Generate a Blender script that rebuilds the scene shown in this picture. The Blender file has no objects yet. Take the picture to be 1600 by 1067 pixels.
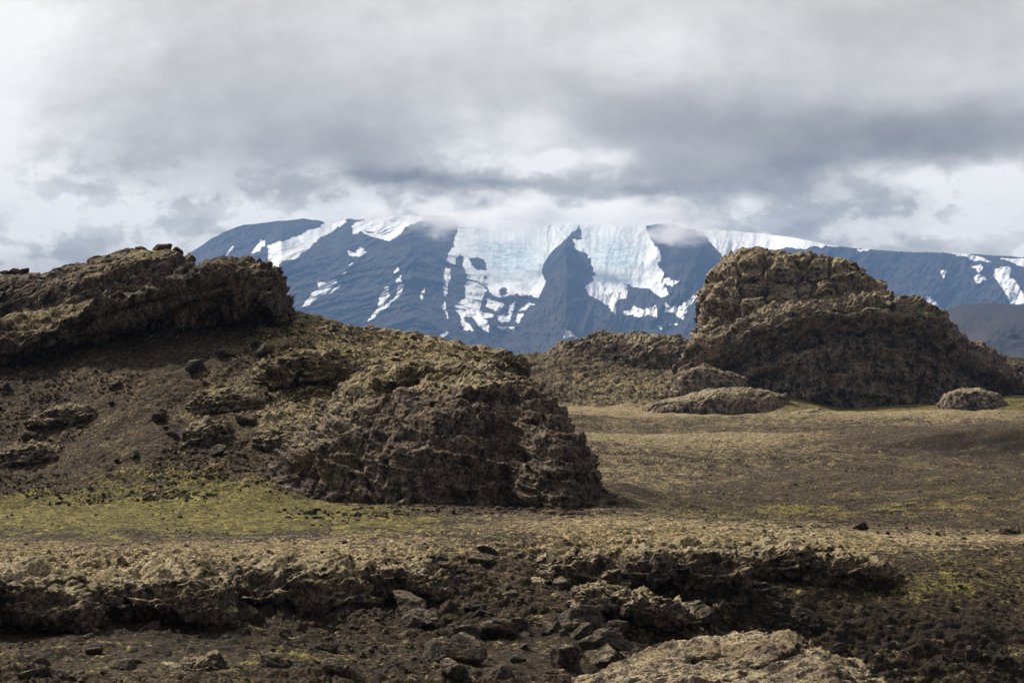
import bpy, math, random
import numpy as np
from concurrent.futures import ThreadPoolExecutor
R = math.radians
f32 = np.float32
sc = bpy.context.scene
QUICK = False

# ------------------------------------------------------------------ camera
# level camera at the world origin, looking along +Y, 72 mm on a 36 mm sensor
F = 3208.0; CX = 800.0; HY = 550.0
cam_d = bpy.data.cameras.new('camera'); cam = bpy.data.objects.new('camera', cam_d)
sc.collection.objects.link(cam); sc.camera = cam
cam.location = (0, 0, 0); cam.rotation_euler = (R(90), 0, 0)
cam_d.sensor_width = 36; cam_d.lens = 36 * F / 1600
cam_d.shift_y = (HY - 533.5) / 1600
cam_d.clip_start = 0.5; cam_d.clip_end = 90000

# ------------------------------------------------------------------ world
SUN_EL, SUN_AZ = 41, -47          # azimuth from +Y towards +X
sd = (math.sin(R(SUN_AZ)) * math.cos(R(SUN_EL)), math.cos(R(SUN_AZ)) * math.cos(R(SUN_EL)), math.sin(R(SUN_EL)))

class NT:
    """small helper for writing node trees"""
    def __init__(s, tree): s.t = tree; s.n = tree.nodes; s.l = tree.links
    def put(s, sock, v):
        if v is None: return
        if hasattr(v, 'is_output'): s.l.new(v, sock)
        else: sock.default_value = v
    def math(s, op, a, b=None, c=None, clamp=False):
        n = s.n.new('ShaderNodeMath'); n.operation = op; n.use_clamp = clamp
        s.put(n.inputs[0], a); s.put(n.inputs[1], b); s.put(n.inputs[2], c); return n.outputs[0]
    def vmath(s, op, a, b=None):
        n = s.n.new('ShaderNodeVectorMath'); n.operation = op
        s.put(n.inputs[0], a); s.put(n.inputs[1], b)
        return n.outputs['Value'] if op in ('DOT_PRODUCT', 'LENGTH') else n.outputs[0]
    def noise(s, vec, scale, detail=4, rough=0.55, lac=2.0, dist=0.0):
        n = s.n.new('ShaderNodeTexNoise'); s.put(n.inputs['Vector'], vec)
        n.inputs['Scale'].default_value = scale; n.inputs['Detail'].default_value = detail
        n.inputs['Roughness'].default_value = rough; n.inputs['Lacunarity'].default_value = lac
        n.inputs['Distortion'].default_value = dist; return n
    def voro(s, vec, scale, feature='F1'):
        n = s.n.new('ShaderNodeTexVoronoi'); n.feature = feature; s.put(n.inputs['Vector'], vec)
        n.inputs['Scale'].default_value = scale; return n
    def rng(s, v, a, b, c=0.0, d=1.0, smooth=True):
        n = s.n.new('ShaderNodeMapRange'); n.interpolation_type = 'SMOOTHSTEP' if smooth else 'LINEAR'
        s.put(n.inputs['Value'], v)
        for k, x in zip(('From Min', 'From Max', 'To Min', 'To Max'), (a, b, c, d)): s.put(n.inputs[k], x)
        return n.outputs['Result']
    def mix(s, f, a, b, blend='MIX'):
        n = s.n.new('ShaderNodeMix'); n.data_type = 'RGBA'; n.blend_type = blend
        s.put(n.inputs[0], f)
        for k, x in ((6, a), (7, b)):
            s.put(n.inputs[k], x if hasattr(x, 'is_output') else (tuple(x) + (1,))[:4])
        return n.outputs[2]
    def scale(s, vec, v):
        n = s.n.new('ShaderNodeVectorMath'); n.operation = 'MULTIPLY'
        s.put(n.inputs[0], vec); s.put(n.inputs[1], v); return n.outputs[0]
    def attr(s, name):
        n = s.n.new('ShaderNodeAttribute'); n.attribute_name = name; return n.outputs['Fac']
    def comb(s, x, y, z):
        n = s.n.new('ShaderNodeCombineXYZ'); s.put(n.inputs[0], x); s.put(n.inputs[1], y); s.put(n.inputs[2], z)
        return n.outputs[0]

w = bpy.data.worlds.new('World'); sc.world = w; w.use_nodes = True
T = NT(w.node_tree)
for n in list(T.n): T.n.remove(n)
tc = T.n.new('ShaderNodeTexCoord')
sep = T.n.new('ShaderNodeSeparateXYZ'); T.l.new(tc.outputs['Generated'], sep.inputs[0])
X, Y, Z = sep.outputs
az = T.math('ARCTAN2', X, Y)
hyp = T.math('SQRT', T.math('ADD', T.math('MULTIPLY', X, X), T.math('MULTIPLY', Y, Y)))
el = T.math('ARCTAN2', Z, hyp)
# degrees x 56 : roughly "photo units" so that the cloud bank is easy to lay out in the sky
U0 = T.math('MULTIPLY_ADD', az, F, CX); V0 = T.math('MULTIPLY_ADD', el, -F, HY)
base = T.comb(U0, V0, 0.0)
stretched = T.scale(base, (0.0032, 0.0060, 0))
w1 = T.noise(stretched, 1.0, 3, 0.5)
w2 = T.noise(T.scale(base, (0.011, 0.017, 0)), 1.0, 6, 0.6)
wv = T.vmath('SUBTRACT', w1.outputs['Color'], (0.5, 0.5, 0.5))
wv2 = T.vmath('SUBTRACT', w2.outputs['Color'], (0.5, 0.5, 0.5))
UV = T.vmath('ADD', T.vmath('ADD', base, T.scale(wv, (200, 90, 0))), T.scale(wv2, (110, 70, 0)))
blobs = [
 (-20,120,210,270,.30),(110,50,240,130,.16),(10,290,170,150,.34),(150,350,200,75,.30),(60,400,170,60,-.12),
 (130,285,170,60,-.10),(470,215,430,170,-.17),(330,100,220,170,-.04),(520,285,90,50,.32),(390,340,150,42,.30),
 (790,205,190,80,.24),(860,258,170,38,.36),(800,290,420,38,-.26),(640,292,240,60,-.16),(560,245,200,70,-.06),
 (1250,215,560,120,-.25),(1520,225,420,95,-.22),(1150,285,330,62,-.24),(980,175,420,110,-.12),
 (1050,70,220,130,.16),(700,60,260,120,.04),(1400,50,500,120,-.10),(860,330,520,48,.30),
 (1540,350,170,85,.46),(1480,292,260,48,.26),(1280,345,260,60,-.02),(1400,320,160,50,-.10),
]
val = T.math('ADD', 0.635, 0.0)
for (bx, by, rx, ry, a) in blobs:
    q = T.vmath('MULTIPLY', T.vmath('SUBTRACT', UV, (bx, by, 0)), (1/rx, 1/ry, 0))
    g = T.rng(T.vmath('LENGTH', q), 1.0, 0.0, 0.0, a)
    val = T.math('ADD', val, g)
puff = T.noise(T.scale(base, (0.010, 0.016, 0)), 1.0, 10, 0.62, dist=0.1)
soft = T.noise(T.scale(base, (0.0022, 0.0055, 0)), 1.0, 5, 0.5)
# cumulus detail is strong low in the sky and in the bright parts, weak in the flat deck
amt = T.math('MULTIPLY', T.rng(V0, 120, 330, 0.35, 1.0), T.rng(val, 0.40, 0.68, 0.25, 1.0))
low = T.math('SUBTRACT', T.rng(puff.outputs['Fac'], .45, .55), .5)
val = T.math('MULTIPLY_ADD', low, T.math('MULTIPLY', amt, T.rng(V0, 200, 330, .02, .20)), val)
val = T.math('MULTIPLY_ADD', T.math('SUBTRACT', puff.outputs['Fac'], 0.49), amt, val)
val = T.math('MULTIPLY_ADD', T.math('SUBTRACT', soft.outputs['Fac'], 0.5), 0.22, val)
val = T.math('MINIMUM', T.math('MAXIMUM', val, 0.2), 0.93)
up = T.rng(el, R(12), R(22))
val = T.math('ADD', T.math('MULTIPLY', val, T.math('SUBTRACT', 1.0, up)), T.math('MULTIPLY', up, 0.36))
# thick dark overcast behind the camera, thinner cloud towards the sun
sdot = T.vmath('DOT_PRODUCT', tc.outputs['Generated'], sd)
val = T.math('MULTIPLY', val, T.rng(Y, -0.5, 0.6, 0.50, 1.0))
val = T.math('ADD', val, T.math('MULTIPLY', up, T.rng(sdot, 0.7, 1.0, 0.0, 0.9)))
cr = T.n.new('ShaderNodeValToRGB'); T.put(cr.inputs[0], val)
e = cr.color_ramp.elements
e[0].position = 0.2; e[0].color = (0.198, 0.185, 0.182, 1)
e[1].position = 1.0; e[1].color = (.99, .97, .93, 1)
for p, c in ((0.35, (0.335, 0.320, 0.305)), (0.5, (0.490, 0.472, 0.448)), (0.7, (0.69, 0.672, 0.638))):
    k = e.new(p); k.color = c + (1,)
over = T.math('MAXIMUM', T.math('ADD', 1.0, T.math('MULTIPLY', up, T.rng(sdot, 0.7, 1.0, 0.0, 0.9))), 1.0)
ccol = T.mix(1.0, cr.outputs[0], T.comb(over, over, over), 'MULTIPLY')
sky = T.n.new('ShaderNodeTexSky'); sky.sky_type = 'NISHITA'; sky.sun_disc = False
sky.sun_elevation = R(SUN_EL); sky.sun_rotation = R(SUN_AZ)
skyc = T.mix(1.0, sky.outputs[0], (0.09, 0.09, 0.09), 'MULTIPLY')
ccol = T.mix(1.0, ccol, T.mix(T.rng(el, R(7), R(0)), (1.0, 1.0, 1.0), (1.08, 1.03, .92)), 'MULTIPLY')
col = T.mix(0.01, ccol, skyc)
col = T.mix(T.rng(el, R(-1.5), R(-0.5)), (0.03, 0.026, 0.022), col)
bg = T.n.new('ShaderNodeBackground'); T.put(bg.inputs[0], col); bg.inputs[1].default_value = 1.0
wo = T.n.new('ShaderNodeOutputWorld'); T.l.new(bg.outputs[0], wo.inputs[0])
w.cycles.sampling_method = 'MANUAL'; w.cycles.sample_map_resolution = 512

sun_d = bpy.data.lights.new('sun', 'SUN'); sun = bpy.data.objects.new('sun', sun_d); sc.collection.objects.link(sun)
sun_d.energy = 5.0; sun_d.angle = R(3); sun_d.color = (1.0, 0.90, 0.75)
sun.rotation_euler = (R(90 - SUN_EL), 0, R(180 - SUN_AZ))
sc.view_settings.view_transform = 'Standard'; sc.view_settings.look = 'None'
sc.view_settings.exposure = 0.25; sc.view_settings.gamma = 1
sc.cycles.use_denoising = True; sc.cycles.max_bounces = 4; sc.cycles.diffuse_bounces = 2
sc.cycles.volume_bounces = 3; sc.cycles.volume_step_rate = 1.0; sc.cycles.volume_max_steps = 96
sc.cycles.use_adaptive_sampling = True; sc.cycles.adaptive_threshold = 0.02

# ------------------------------------------------------------------ numpy noise
pool = ThreadPoolExecutor(4)
def par(fn, p, *a, chunk=60000, **k):
    if len(p) <= chunk: return fn(p, *a, **k)
    parts = list(pool.map(lambda i: fn(p[i:i+chunk], *a, **k), range(0, len(p), chunk)))
    return np.concatenate(parts)
_G = np.array([(1,1,0),(-1,1,0),(1,-1,0),(-1,-1,0),(1,0,1),(-1,0,1),(1,0,-1),(-1,0,-1),
               (0,1,1),(0,-1,1),(0,1,-1),(0,-1,-1),(1,1,0),(-1,1,0),(0,-1,1),(0,-1,-1)], f32)
def _hash(ix, iy, iz, s):
    h = (ix * np.uint32(73856093)) ^ (iy * np.uint32(19349663)) ^ (iz * np.uint32(83492791)) ^ np.uint32((s * 2654435761 + 12345) & 0xffffffff)
    h = (h ^ (h >> np.uint32(13))) * np.uint32(1274126177); h ^= h >> np.uint32(16)
    h = h * np.uint32(2246822519); return h ^ (h >> np.uint32(15))
def perlin(p, seed=0):
    fl = np.floor(p); f = (p - fl).astype(f32); i = fl.astype(np.int64).astype(np.uint32)
    u = f * f * f * (f * (f * 6 - 15) + 10); out = np.zeros(len(p), f32)
    for dx in (0, 1):
        wx = u[:, 0] if dx else 1 - u[:, 0]; ix = i[:, 0] + np.uint32(dx)
        for dy in (0, 1):
            wy = wx * (u[:, 1] if dy else 1 - u[:, 1]); iy = i[:, 1] + np.uint32(dy)
            for dz in (0, 1):
                wz = wy * (u[:, 2] if dz else 1 - u[:, 2])
                g = _G[_hash(ix, iy, i[:, 2] + np.uint32(dz), seed) & np.uint32(15)]
                out += wz * (g[:, 0] * (f[:, 0] - dx) + g[:, 1] * (f[:, 1] - dy) + g[:, 2] * (f[:, 2] - dz))
    return out
def _fbm(p, octv, seed, gain, mode):
    a, s, out, fr = 1.0, 0.0, 0.0, 1.0
    for o in range(octv):
        n = perlin(p * fr + o * 17.3, seed + o)
        if mode == 'ridge': n = 1 - 2 * np.abs(n) * 1.6
        elif mode == 'billow': n = 2 * np.abs(n) * 1.6 - 1
        else: n = n * 1.4
        out = out + a * n; s += a; a *= gain; fr *= 2.03
    return out / s
def fbm(p, octv=5, seed=0, gain=0.5, mode='fbm'): return par(_fbm, np.asarray(p, f32), octv, seed, gain, mode)
def _rnd(ix, iy, iz, s): return _hash(ix, iy, iz, s).astype(f32) * f32(1 / 4294967296.0)
def _worley(p, seed):
    fl = np.floor(p); f = (p - fl).astype(f32); i = fl.astype(np.int64).astype(np.uint32)
    n = len(p); d1 = np.full(n, 9, f32); d2 = np.full(n, 9, f32); fac = np.zeros(n, f32); rid = np.zeros(n, f32)
    for dx in (-1, 0, 1):
        for dy in (-1, 0, 1):
            for dz in (-1, 0, 1):
                ix = i[:, 0] + np.uint32(dx & 0xffffffff); iy = i[:, 1] + np.uint32(dy & 0xffffffff); iz = i[:, 2] + np.uint32(dz & 0xffffffff)
                h = _hash(ix, iy, iz, seed); k = f32(1 / 1024.0)
                vx = dx + (h & np.uint32(1023)).astype(f32) * k - f[:, 0]
                vy = dy + ((h >> np.uint32(10)) & np.uint32(1023)).astype(f32) * k - f[:, 1]
                vz = dz + ((h >> np.uint32(20)) & np.uint32(1023)).astype(f32) * k - f[:, 2]
                d = vx * vx + vy * vy + vz * vz
                h2 = h * np.uint32(2654435761)
                g = (((h2 >> np.uint32(4)) & np.uint32(255)).astype(f32) / 127.5 - 1) * vx + (((h2 >> np.uint32(12)) & np.uint32(255)).astype(f32) / 127.5 - 1) * vy + (((h2 >> np.uint32(20)) & np.uint32(255)).astype(f32) / 127.5 - 1) * vz
                r = (h2 >> np.uint32(8)).astype(f32) / 16777216.0
                m = d < d1
                d2 = np.where(m, d1, np.minimum(d2, d)); d1 = np.where(m, d, d1)
                fac = np.where(m, g, fac); rid = np.where(m, r, rid)
    return np.stack([np.sqrt(d1), np.sqrt(d2), fac, rid], 1)
def worley(p, seed=0): return par(_worley, np.asarray(p, f32), seed)
def facet(p, seed=0):
    """broken rock: every cell is a tilted plane, with cracks between the cells"""
    q = worley(p, seed); crack = np.clip((q[:, 1] - q[:, 0]) / 0.12, 0, 1)
    return q[:, 2] * 0.9 + (q[:, 3] - 0.5) * 0.7 - 0.30 * (1 - crack)
def layers(p, s, L, seed, amp=1.0):
    """beds of rock: each one juts out at its top and is worn back below; broken sideways"""
    q = s / L + .55 * fbm(p * (.35 / L), 4, seed); k = np.floor(q); t = q - k
    h = _rnd(k.astype(np.int64).astype(np.uint32), np.full(len(p), 3, np.uint32), np.full(len(p), 5, np.uint32), seed)
    mask = np.clip(.55 + 1.5 * fbm(np.stack([p[:, 0] / L * .22, p[:, 1] / L * .22, k * 3.7], 1), 3, seed + 1), .05, 1.5)
    t = np.minimum(t / .9, (1 - t) / .1)
    return amp * (np.clip(t, 0, 1) ** 1.6 * (.5 + h) - .35) * mask
def cracks(p, seed, wd=.10):
    q = worley(p, seed); return -(1 - sst(q[:, 1] - q[:, 0], 0, wd))
def sst(x, a, b):
    t = np.clip((x - a) / (b - a), 0, 1); return t * t * (3 - 2 * t)

# ------------------------------------------------------------------ objects
COL = sc.collection
def tag(o, label=None, cat=None, group=None, kind=None):
    if label: o['label'] = label
    if cat: o['category'] = cat
    if group: o['group'] = group
    if kind: o['kind'] = kind
    return o
def mesh_obj(name, verts, faces, mat, attrs=None, base=None, parent=None, smooth=True):
    """verts (N,3) in world space, faces (M,4|3); the origin goes to `base`"""
    verts = np.asarray(verts, np.float64); base = np.zeros(3) if base is None else np.asarray(base, float)
    v = (verts - base).astype(f32); me = bpy.data.meshes.new(name)
    k = faces.shape[1]; me.vertices.add(len(v)); me.vertices.foreach_set('co', v.ravel())
    me.loops.add(faces.size); me.loops.foreach_set('vertex_index', faces.astype(np.int32).ravel())
    me.polygons.add(len(faces)); me.polygons.foreach_set('loop_start', np.arange(0, faces.size, k, dtype=np.int32))
    me.polygons.foreach_set('use_smooth', np.full(len(faces), smooth))
    me.update(calc_edges=True)
    for an, av in (attrs or {}).items():
        a = me.attributes.new(an, 'FLOAT', 'POINT'); a.data.foreach_set('value', np.asarray(av, f32))
    me.materials.append(mat)
    o = bpy.data.objects.new(name, me); COL.objects.link(o); o.location = base
    if parent: o.parent = parent
    return o
def grid_faces(nu, nv, wrap=False):
    i = np.arange(nu - 1)[:, None] * nv + np.arange(nv - 1)[None]
    return np.stack([i, i + nv, i + nv + 1, i + 1], -1).reshape(-1, 4)
def at(px, py, d): return np.stack(np.broadcast_arrays((px - CX) / F * d, d, (HY - py) / F * d), -1)
def ip(x, pts):
    a = np.array(pts, float); return np.interp(x, a[:, 0], a[:, 1])
def inpoly(px, py, poly):
    c = np.zeros(px.shape, bool); n = len(poly)
    for i in range(n):
        x1, y1 = poly[i]; x2, y2 = poly[(i + 1) % n]
        if y1 == y2: continue
        c ^= ((y1 > py) != (y2 > py)) & (px < (x2 - x1) * (py - y1) / (y2 - y1) + x1)
    return c

# ------------------------------------------------------------------ materials
def new_mat(name):
    m = bpy.data.materials.new(name); m.use_nodes = True; t = NT(m.node_tree)
    b = t.n['Principled BSDF']; b.inputs['Specular IOR Level'].default_value = 0.15
    b.inputs['Roughness'].default_value = 0.95
    return m, t, b
def rock_mat(name, s=1.0, dark=(.020,.015,.012), mid=(.165,.130,.097), red=(.125,.088,.060), moss_lo=.50, moss_hi=.72,
             moss=(.37,.305,.19), moss2=(.21,.17,.08), lich=.5, bump=0.5, moss_mul=1.0):
    m, t, b = new_mat(name)
    tc = t.n.new('ShaderNodeTexCoord'); P = t.scale(tc.outputs['Object'], (s, s, s))
    geo = t.n.new('ShaderNodeNewGeometry')
    sp = t.n.new('ShaderNodeSeparateXYZ'); t.l.new(geo.outputs['Normal'], sp.inputs[0]); nz = sp.outputs[2]
    n1 = t.noise(t.scale(P, (1, 1, .55)), 1.6, 10, 0.66); n2 = t.noise(P, 0.35, 4, 0.55); n3 = t.noise(P, 11.0, 5, 0.7)
    c = t.mix(t.rng(n1.outputs['Fac'], .36, .66), dark, mid)
    c = t.mix(t.math('MULTIPLY', t.rng(n2.outputs['Fac'], .50, .66), .6), c, red)
    g1 = t.noise(P, 5.5, 2, .5); g2 = t.noise(P, 14.0, 1, .5)
    gr = t.math('MULTIPLY', t.rng(g1.outputs['Fac'], .34, .66, .45, 1.5), t.rng(g2.outputs['Fac'], .32, .68, .55, 1.45))
    # lichen: pale grey flecks
    v = t.noise(P, 7.5, 3, 0.8)
    fl = t.math('MULTIPLY', t.rng(v.outputs['Fac'], .60, .70), t.rng(n2.outputs['Color'], .38, .6))
    c = t.mix(t.math('MULTIPLY', fl, lich), c, (.20, .185, .16))
    c = t.mix(1.0, c, t.comb(gr, gr, gr), 'MULTIPLY')
    # moss on the upward faces
    a = t.attr('moss')
    q = t.math('ADD', nz, t.math('MULTIPLY', t.math('SUBTRACT', n1.outputs['Fac'], .5), .9))
    q = t.math('ADD', q, t.math('MULTIPLY', t.math('SUBTRACT', n3.outputs['Fac'], .5), .8))
    q = t.math('ADD', q, t.math('MULTIPLY', t.math('SUBTRACT', a, 1.0), .5))
    mf = t.math('MULTIPLY', t.rng(q, moss_lo, moss_hi), moss_mul, clamp=True)
    mc = t.mix(t.rng(n2.outputs['Fac'], .42, .62), moss, moss2)
    mc = t.mix(t.rng(n3.outputs['Fac'], .35, .65), t.mix(.62, mc, dark), mc)
    gm = t.rng(g1.outputs['Fac'], .34, .62, .62, 1.22)
    mc = t.mix(1.0, mc, t.comb(gm, gm, gm), 'MULTIPLY')
    c = t.mix(mf, c, mc)
    t.put(b.inputs['Base Color'], c)
    hb = t.math('ADD', t.math('MULTIPLY', n1.outputs['Fac'], 1.0), t.math('MULTIPLY', g1.outputs['Fac'], .45))
    bn = t.n.new('ShaderNodeBump'); bn.inputs['Strength'].default_value = bump; bn.inputs['Distance'].default_value = .35 / s
    t.put(bn.inputs['Height'], hb); t.l.new(bn.outputs[0], b.inputs['Normal'])
    return m
def ground_mat():
    m, t, b = new_mat('ground')
    tc = t.n.new('ShaderNodeTexCoord'); P = tc.outputs['Object']
    n0 = t.noise(P, .06, 4, .6); n1 = t.noise(P, .9, 8, .68); n2 = t.noise(P, 4.5, 6, .72); n3 = t.noise(P, .25, 5, .6)
    geo = t.n.new('ShaderNodeNewGeometry')
    sp = t.n.new('ShaderNodeSeparateXYZ'); t.l.new(geo.outputs['Normal'], sp.inputs[0]); nz = sp.outputs[2]
    soil = t.mix(t.rng(n2.outputs['Fac'], .38, .64), (.012, .0085, .005), (.080, .058, .034))
    soil = t.mix(t.math('MULTIPLY', t.rng(n3.outputs['Fac'], .48, .68), .55), soil, (.085, .056, .032))
    soil = t.mix(t.math('MULTIPLY', t.attr('soil_shade'), .88, clamp=True), soil, (.018, .0125, .007))  # darker volcanic soil, with the slope's shade put into its colour
    grey = t.rng(n2.outputs['Color'], .60, .68)
    soil = t.mix(t.math('MULTIPLY', grey, .35), soil, (.17, .15, .12))
    brk = t.math('ADD', t.math('MULTIPLY', n1.outputs['Fac'], .55), t.math('MULTIPLY', n2.outputs['Fac'], .45))
    pale = t.attr('pale'); green = t.attr('green')
    # coverage grows with the attribute, broken up by the noise
    brk = t.math('ADD', brk, t.math('MULTIPLY', t.math('SUBTRACT', n3.outputs['Fac'], .5), .35))
    pf = t.rng(t.math('ADD', brk, t.math('MULTIPLY', pale, .20)), .55, .70)
    gf = t.rng(t.math('ADD', brk, t.math('MULTIPLY', green, .26)), .60, .73)
    pf = t.math('MULTIPLY', pf, t.rng(t.math('ADD', nz, t.math('MULTIPLY', n1.outputs['Fac'], .5)), .75, 1.0))
    pc = t.mix(t.rng(n3.outputs['Fac'], .35, .65), (.37, .295, .17), (.24, .19, .095))
    pc = t.mix(t.rng(n2.outputs['Fac'], .40, .62), t.mix(.65, pc, (.05, .04, .025)), pc)
    gc = t.mix(t.rng(n1.outputs['Fac'], .35, .65), (.085, .075, .018), (.21, .18, .045))
    gc = t.mix(t.rng(n2.outputs['Fac'], .40, .60), t.mix(.6, gc, (.03, .025, .01)), gc)
    g1 = t.noise(P, 3.2, 2, .5); g2 = t.noise(P, 9.0, 1, .5)
    gr = t.math('MULTIPLY', t.rng(g1.outputs['Fac'], .34, .66, .55, 1.4), t.rng(g2.outputs['Fac'], .32, .68, .6, 1.4))
    c = t.mix(pf, soil, pc); c = t.mix(t.math('MULTIPLY', gf, .9), c, gc)
    c = t.mix(1.0, c, t.comb(gr, gr, gr), 'MULTIPLY')
    t.put(b.inputs['Base Color'], c)
    hb = t.math('ADD', t.math('MULTIPLY', n1.outputs['Fac'], 1.0), t.math('MULTIPLY', n2.outputs['Fac'], .6))
    bn = t.n.new('ShaderNodeBump'); bn.inputs['Strength'].default_value = .6; bn.inputs['Distance'].default_value = .3
    t.put(bn.inputs['Height'], hb); t.l.new(bn.outputs[0], b.inputs['Normal'])
    return m
def mountain_mat():
    m, t, b = new_mat('mountain')
    tc = t.n.new('ShaderNodeTexCoord'); P = t.scale(tc.outputs['Object'], (.001, .001, .001))
    n1 = t.noise(t.scale(P, (2.2, .5, 1.0)), 7, 10, .66); n2 = t.noise(P, 2.5, 4, .5); n3 = t.noise(P, 40, 5, .7)
    c = t.mix(t.rng(n1.outputs['Fac'], .38, .64), (.013, .014, .018), (.046, .045, .050))
    c = t.mix(t.math('MULTIPLY', t.rng(n2.outputs['Fac'], .5, .7), .6), c, (.062, .047, .042))
    ice = t.attr('ice')
    st = t.noise(t.scale(P, (1.0, .5, 5.0)), 14, 7, .7, dist=1.5)
    sc_ = t.mix(t.rng(n3.outputs['Fac'], .35, .7), (.70, .73, .76), (.86, .87, .88))
    ic = t.mix(t.rng(st.outputs['Fac'], .42, .60), (.30, .43, .50), (.70, .76, .80))
    ic = t.mix(t.rng(st.outputs['Color'], .60, .66), ic, (.22, .27, .30))
    sc_ = t.mix(ice, sc_, ic)
    sf = t.rng(t.math('ADD', t.attr('snow'), t.math('MULTIPLY', t.math('SUBTRACT', n3.outputs['Fac'], .5), .75)), .40, .60)
    sf = t.math('SUBTRACT', sf, t.math('MULTIPLY', t.math('MULTIPLY', ice, sf), t.rng(st.outputs['Fac'], .57, .70, 0, .7)))
    t.put(b.inputs['Base Color'], t.mix(sf, c, sc_))
    bn = t.n.new('ShaderNodeBump'); t.put(bn.inputs['Strength'], t.math('SUBTRACT', 1.0, t.math('MULTIPLY', sf, .75))); bn.inputs['Distance'].default_value = 90
    t.put(bn.inputs['Height'], n1.outputs['Fac']); t.l.new(bn.outputs[0], b.inputs['Normal'])
    return m
M_ground = ground_mat(); M_mtn = mountain_mat()
M_rock = rock_mat('lava_rock', 1.0)
M_butte = rock_mat('butte_rock', .42, dark=(.036,.027,.020), mid=(.27,.215,.162), red=(.22,.155,.105), moss_lo=.40, moss_hi=.66, bump=.5, moss=(.37,.31,.205), moss2=(.23,.185,.11))
M_stone = rock_mat('boulder_rock', 2.2, mid=(.080,.064,.051), dark=(.018,.014,.011), moss_lo=.85, moss_hi=1.15, moss_mul=.8)

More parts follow.
